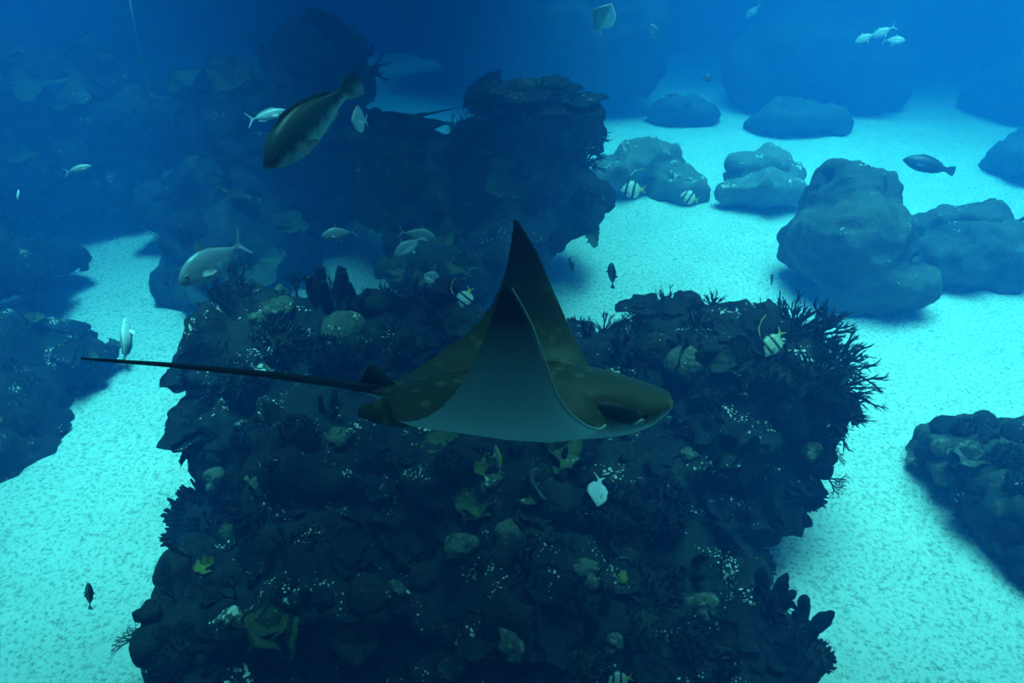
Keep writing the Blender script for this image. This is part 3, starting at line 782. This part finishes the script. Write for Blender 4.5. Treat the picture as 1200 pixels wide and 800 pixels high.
    t = MB(); t.tube([Vector((164, -24, -15)), Vector((170, -10, -14)), Vector((172, 0, -13.5)), Vector((170, 10, -14)), Vector((164, 24, -15))], [1.0, 1.8, 2, 1.8, 1.0], 8); sc(t).build('mouth', dark, root)
    # pose: nose to camera right, raised side tilted towards the window
    Yl = FWD * math.cos(phi) + UP * math.sin(phi); Zl = UP * math.cos(phi) - FWD * math.sin(phi)
    R = Matrix((RIGHT, Yl, Zl)).transposed() @ Matrix.Rotation(-pitch, 3, 'Y')
    root.matrix_world = Matrix.Translation(at_d(600, 461, 3.2)) @ R.to_4x4()
    return root
build_ray()

# ------------------------------------------------------------------ fish
def fish_material(name, kind, c1, c2, c3=None, rough=.45):
    m, nt, b = nodes(name); L = nt.links
    tc = N(nt, 'ShaderNodeTexCoord'); sep = N(nt, 'ShaderNodeSeparateXYZ'); L.new(tc.outputs['Object'], sep.inputs[0])
    n1 = N(nt, 'ShaderNodeTexNoise', Scale=14.0, Detail=4.0); L.new(tc.outputs['Object'], n1.inputs['Vector'])
    if kind == 'counter':       # darker back, pale belly
        f = math_n(nt, 'ADD', math_n(nt, 'MULTIPLY', sep.outputs[2], 5.0), math_n(nt, 'MULTIPLY', n1.outputs[0], .5))
        col = ramp(nt, f, [(.0, c2), (.32, c1)])
    elif kind == 'bands':       # dark cross bands
        f = math_n(nt, 'SINE', math_n(nt, 'ADD', math_n(nt, 'MULTIPLY', sep.outputs[0], 21.0), math_n(nt, 'MULTIPLY', sep.outputs[2], 5.0)))
        col = mix(nt, ramp(nt, f, [(.45, (0, 0, 0)), (.6, (1, 1, 1))]), c1, c2)
        if c3: col = mix(nt, ramp(nt, math_n(nt, 'ADD', sep.outputs[0], 1.0), [(.22, (1, 1, 1)), (.34, (0, 0, 0))]), col, c3)
    else:                       # lengthwise stripe
        f = math_n(nt, 'ABSOLUTE', sep.outputs[2]); col = ramp(nt, f, [(.02, c2), (.06, c1)])
    col2 = mix(nt, ramp(nt, n1.outputs[0], [(.45, (0, 0, 0)), (.75, (.35, .35, .35))]), col, (.02, .03, .03) if kind == 'counter' and c1[0] < .2 else c1)
    L.new(col2, b.inputs['Base Color']); b.inputs['Roughness'].default_value = rough
    return m
M_eye = plain('fish_eye', (.005, .006, .007), .12, bmp=0)
FM = {
 'grouper': fish_material('grouper_skin', 'counter', (.045, .07, .055), (.42, .48, .42), rough=.4),
 'darkg': fish_material('dark_grouper_skin', 'counter', (.03, .04, .04), (.06, .07, .06)),
 'silver': fish_material('silver_scales', 'counter', (.42, .48, .50), (.75, .78, .78), rough=.3),
 'bluesilver': fish_material('blue_silver_scales', 'counter', (.20, .27, .32), (.70, .74, .74), rough=.3),
 'dull': fish_material('dull_scales', 'counter', (.16, .20, .20), (.26, .30, .28), rough=.45),
 'banner': fish_material('banner_bands', 'bands', (.72, .74, .68), (.015, .018, .02), (.55, .50, .06)),
 'idol': fish_material('idol_bands', 'bands', (.58, .58, .42), (.04, .05, .04), (.45, .43, .14)),
 'stripe': fish_material('dark_stripe', 'stripe', (.03, .04, .045), (.20, .24, .25)),
 'yellow': fish_material('yellow_wrasse', 'stripe', (.30, .30, .04), (.10, .22, .40)),
 'white': fish_material('white_scales', 'counter', (.55, .60, .60), (.75, .78, .76), rough=.4),
}
# profile: t along the body, top, bottom, half width - as fractions of the whole length
PROF = {
 'grouper': [(0, .012, .012, .01), (.03, .05, .035, .035), (.10, .105, .085, .072), (.20, .150, .130, .098), (.34, .175, .158, .108), (.48, .168, .148, .098), (.62, .130, .112, .072), (.74, .075, .068, .036), (.82, .052, .050, .022), (.86, .05, .05, .015)],
 'jack': [(0, .01, .012, .008), (.03, .06, .045, .03), (.10, .125, .09, .05), (.22, .185, .14, .066), (.36, .205, .17, .07), (.50, .175, .155, .06), (.64, .105, .10, .04), (.75, .042, .042, .022), (.81, .022, .022, .014), (.84, .022, .022, .012)],
 'slim': [(0, .008, .01, .008), (.05, .05, .04, .03), (.18, .105, .085, .05), (.36, .13, .115, .058), (.55, .105, .095, .046), (.70, .05, .05, .026), (.79, .022, .022, .014), (.83, .02, .02, .01)],
 'disc': [(0, .012, .012, .01), (.05, .05, .05, .03), (.13, .17, .13, .05), (.25, .29, .25, .066), (.40, .33, .31, .07), (.55, .30, .29, .06), (.68, .20, .20, .042), (.77, .085, .085, .024), (.82, .055, .055, .014), (.84, .055, .055, .012)],
 'wrasse': [(0, .01, .01, .008), (.06, .06, .05, .03), (.2, .115, .10, .052), (.4, .135, .125, .06), (.6, .115, .105, .05), (.75, .07, .065, .03), (.84, .05, .05, .015)],
}
def pr(prof, t, j): return interp([(q[0], q[j]) for q in prof], t)
def make_fish(name, prof, mat, label, group=None, fin_shape='fork', filament=False, bend=0.0, cat='fish'):
    P = PROF[prof]; root = thing(name, label, cat, group=group)
    def warp(mb):
        for v in mb.v:
            t = max(0, -v.x - .35); v.y += bend * t * t
        return mb
    mb = MB(); rings = []
    T = [i / 22 * P[-1][0] for i in range(23)]
    for t in T:
        tp, bt, wd = pr(P, t, 1), pr(P, t, 2), pr(P, t, 3); r = []
        for k in range(16):
            a = 6.28318 * k / 16; c, s = math.cos(a), math.sin(a)
            r.append(Vector((-t, wd * c, (tp if s > 0 else bt) * s)))
        rings.append(r)
    mb.loft(rings); warp(mb).build('body', mat, root)
    e = P[-1][0] - .015; h = pr(P, e, 1)
    if fin_shape == 'fork':
        o = [(-e, h), (-e - .05, h + .02), (-1.0, .19), (-1.0, .165), (-e - .085, .02), (-e - .085, -.02), (-1.0, -.165), (-1.0, -.19), (-e - .05, -h - .02), (-e, -h)]
    else:
        o = [(-e, h), (-e - .05, h + .03), (-.98, .10), (-1.0, .05), (-1.0, -.05), (-.98, -.10), (-e - .05, -h - .03), (-e, -h)]
    def fin(nm, outline, th=.010, rot=None, off=(0, 0, 0)):
        m = MB(); m.prism(outline, th)
        for v in m.v:
            if rot is not None: v.xyz = rot @ v
            v.xyz = v + Vector(off)
        return warp(m).build(nm, mat, root, False)
    fin('tail_fin', o)
    if prof == 'jack':
        fin('dorsal_fin', [(-.34, pr(P, .34, 1) - .01), (-.40, .29), (-.425, .28), (-.43, pr(P, .43, 1)), (-.60, pr(P, .60, 1) + .035), (-.74, pr(P, .74, 1) + .015), (-.74, pr(P, .74, 1) - .01), (-.55, pr(P, .55, 1) - .01)])
        fin('anal_fin', [(-.46, -pr(P, .46, 2) + .01), (-.50, -.25), (-.53, -.24), (-.56, -pr(P, .56, 2) - .02), (-.74, -pr(P, .74, 2) - .015), (-.74, -pr(P, .74, 2) + .01)])
    else:
        tp = [(t, pr(P, t, 1)) for t in (.24, .34, .44, .54, .64, .74)]
        add = {'disc': .06, 'grouper': .022}.get(prof, .04)
        fin('dorsal_fin', [(-a, z + (0 if i == 0 else add)) for i, (a, z) in enumerate(tp)] + [(-a, z - .012) for a, z in reversed(tp)])
        tp = [(t, pr(P, t, 2)) for t in (.50, .58, .66, .74)]
        fin('anal_fin', [(-a, -z - (0 if i == 0 else add)) for i, (a, z) in enumerate(tp)] + [(-a, -z + .012) for a, z in reversed(tp)])
    for s in (1, -1):
        wd = pr(P, .27, 3)
        fin('pectoral_fin', [(0, .02), (-.07, .035), (-.15, .0), (-.16, -.03), (-.10, -.045), (0, -.02)], .008, Matrix.Rotation(s * math.radians(-32), 3, 'Z') @ Matrix.Rotation(s * math.radians(20), 3, 'X'), (-.26, s * wd * .93, -.035))
        m = MB(); m.ball((-.105, s * pr(P, .105, 3) * .88, .028 + .1 * (pr(P, .105, 1) - .09)), (.021, .010, .021), None, 12, 8); ey = m.build('eye', mat, root)
        m = MB(); m.ball((-.103, s * (pr(P, .105, 3) * .88 + .006), .028 + .1 * (pr(P, .105, 1) - .09)), (.014, .007, .014), None, 12, 8); m.build('pupil', M_eye, ey)
    if filament:
        m = MB(); h = pr(P, .3, 1); m.tube([(-.28, 0, h - .02), (-.36, 0, h + .22), (-.58, 0, h + .44), (-.85, 0, h + .50), (-1.05, 0, h + .46)], [.035, .028, .02, .014, .006], 6); warp(m).build('filament', mat, root)
    return root
def pose(root, nose, tail, dn, dt=None, roll=0.0, length=None, bank=.75):
    """nose and tail pixels with their distances; the length follows"""
    a = at_d(*nose, dn); b = at_d(*tail, dt or dn); f = (a - b); ln = length or f.length; f.normalize()
    up = Vector((0, 0, 1)).lerp(UP, bank); up = (up - f * up.dot(f))
    if up.length < .25: up = UP - f * UP.dot(f)
    up.normalize(); up = Quaternion(f, math.radians(roll)) @ up
    y = up.cross(f)
    R = Matrix((f, y, up)).transposed().to_4x4()
    root.matrix_world = Matrix.Translation(a) @ R @ Matrix.Diagonal((ln, ln, ln, 1))
    return root
def fish(name, prof, mat, label, nose, tail, dn, dt=None, roll=0, group=None, **k):
    ln = k.pop('length', None); return pose(make_fish(name, prof, FM[mat], label, group, **k), nose, tail, dn, dt, roll, ln)
fish('grouper', 'grouper', 'grouper', 'large olive-green grouper diving head down past the reef wall', (310, 197), (411, 94), 5.0, 5.35, fin_shape='round', bend=.25, roll=-14)
fish('trevally', 'jack', 'bluesilver', 'large silver trevally swimming above the reef top', (210, 333), (294, 281), 5.4, 5.6, bend=-.35)
fish('silver_fish', 'slim', 'silver', 'slim silver fish with a forked tail behind the big grouper', (338, 130), (289, 141), 7.5)
fish('silver_fish', 'disc', 'white', 'white deep-bodied fish turned towards the window beside the grouper tail', (412, 141), (431, 141), 5.9, 6.15, roll=0)
fish('pale_fish', 'slim', 'dull', 'small dull pale fish alone before the dark reef wall', (108, 194), (75, 202), 8.0)
fish('pale_fish', 'slim', 'white', 'pale fish low over the bright sand channel', (147, 372), (153, 428), 7.2, 7.1, roll=-60, bend=.8)
fish('pale_fish', 'disc', 'silver', 'pale deep-bodied fish heading up before the far bluff', (717, 4), (699, 40), 9.5, 9.7, roll=65)
for n, t in (((1002, 50), (1028, 38)), ((1022, 44), (1050, 30)), ((1061, 48), (1034, 47))):
    fish('pale_fish', 'jack', 'silver', 'faint pale fish in a trio before the far rock bluff', n, t, 12.5, group='trio of faint fish')
fish('dark_grouper', 'grouper', 'darkg', 'dark grouper hovering just over its shadow on the sand', (1058, 187), (1119, 201), 13.3, 13.4, fin_shape='round')
fish('bannerfish', 'disc', 'banner', 'banded bannerfish with a long trailing streamer before the hazy ledge', (727, 223), (757, 222), 10.3, filament=True)
fish('bannerfish', 'disc', 'banner', 'dark banded bannerfish without a streamer over open sand', (797, 228), (819, 235), 10.5)
fish('small_fish', 'jack', 'stripe', 'small dark fish over sand beside the raised wing', (717, 307), (718, 338), 8.2, 8.3, fin_shape='round', roll=62)
fish('small_fish', 'wrasse', 'darkg', 'tiny dark fish above the small rounded boulder', (794, 109), (779, 113), 15.0, fin_shape='round')
fish('small_fish', 'disc', 'darkg', 'tiny dark disc-shaped fish beside the far rock bluff', (823, 92), (837, 91), 15.0, fin_shape='round')
fish('small_fish', 'wrasse', 'darkg', 'tiny dark fish between the dome coral and the tall boulder', (905, 320), (904, 334), 8.4, fin_shape='round')
fish('moorish_idol', 'disc', 'idol', 'pale yellow moorish idol with a long curved streamer at the thicket', (897, 418), (917, 386), 5.6, 5.65, filament=True, roll=0)
fish('jack_fish', 'jack', 'dull', 'translucent jack above the gap of bright sand', (377, 277), (419, 271), 7.4)
fish('jack_fish', 'jack', 'bluesilver', 'silver jack nose-down, nearer one of the crossing pair', (462, 301), (497, 276), 6.9)
fish('jack_fish', 'jack', 'dull', 'dull jack swimming the other way behind the silver one', (511, 280), (466, 271), 7.6)
fish('silver_fish', 'disc', 'bluesilver', 'small silver oval fish beside the banded fish on the reef top', (496, 321), (519, 334), 6.7)
fish('bannerfish', 'disc', 'banner', 'banded bannerfish with white streamer at the trailing wing', (540, 361), (552, 336), 6.0, filament=True)
fish('butterflyfish', 'disc', 'white', 'bright white butterflyfish on the dark reef face', (700, 594), (703, 557), 4.35, 4.45, roll=50)
fish('striped_fish', 'disc', 'banner', 'black and white striped fish at the reef foot', (712, 800), (742, 793), 3.6)
fish('small_fish', 'jack', 'stripe', 'dark striped fish alone over the bright near sand', (103, 682), (106, 714), 5.3, 5.35, fin_shape='round', roll=-66)
fish('small_fish', 'wrasse', 'darkg', 'slender dark fish close beside the raised wing over sand', (672, 318), (667, 302), 8.0, fin_shape='round')
fish('wrasse', 'slim', 'yellow', 'slim yellow and blue wrasse on the reef under the belly', (580, 521), (587, 557), 4.2, roll=30)
fish('small_fish', 'wrasse', 'silver', 'tiny pale fish at the shadowed left reef wall', (22, 222), (20, 233), 8.0)
fish('pale_fish', 'jack', 'dull', 'blurred pale fish before the dark far bluff', (762, 28), (775, 54), 15.5, roll=-50)
fish('pale_fish', 'jack', 'dull', 'blurred pale fish above the great right bluff', (874, 22), (892, 4), 16.5)
fish('dark_fish', 'wrasse', 'darkg', 'dark fish passing the flat-topped boulder', (1193, 258), (1222, 252), 9.6, fin_shape='round')

# ------------------------------------------------------------------ stingray by the table corals and the hanging rope
def stingray():
    root = thing('stingray', 'flat grey stingray gliding over the sand gap', 'ray')
    m = plain('stingray_skin', (.05, .06, .06), .7)
    mb = MB(); rings = []
    for i in range(15):
        t = i / 14; x = .5 - t; wd = .62 * math.sin(math.pi * min(1, t * .93 + .03)) ** .8 + .01; r = []
        for k in range(20):
            a = 6.28318 * k / 20; r.append(Vector((x, wd * math.cos(a), (.02 + .07 * (1 - abs(math.cos(a)))) * math.sin(a) * math.sin(math.pi * (.08 + .84 * t)) + .05 * abs(math.cos(a)) * math.sin(5 * t))))
        rings.append(r)
    mb.loft(rings); mb.build('body', m, root)
    t = MB(); t.tube([(-.45, 0, 0), (-.7, 0, .02), (-1.0, .02, .05), (-1.35, .05, .08)], [.05, .03, .02, .008], 8); t.build('tail', m, root)
    for s in (1, -1):
        e = MB(); e.ball((.27, s * .1, .07), .025, None, 10, 8); e.build('eye', M_eye, root)
    return root
pose(stingray(), (462, 138), (505, 134), 11.8, 11.8, length=.72)
mb = MB(); pts = [at_y(150, -10, 9.0), at_y(158, 30, 9.0), at_y(168, 75, 9.1), at_y(177, 125, 9.2)]
mb.tube(pts, [.008] * 4, 8); tag(mb.build('rope', plain('rope', (.28, .31, .30), .8)), 'thin pale rope hanging before the dark reef wall', 'rope')
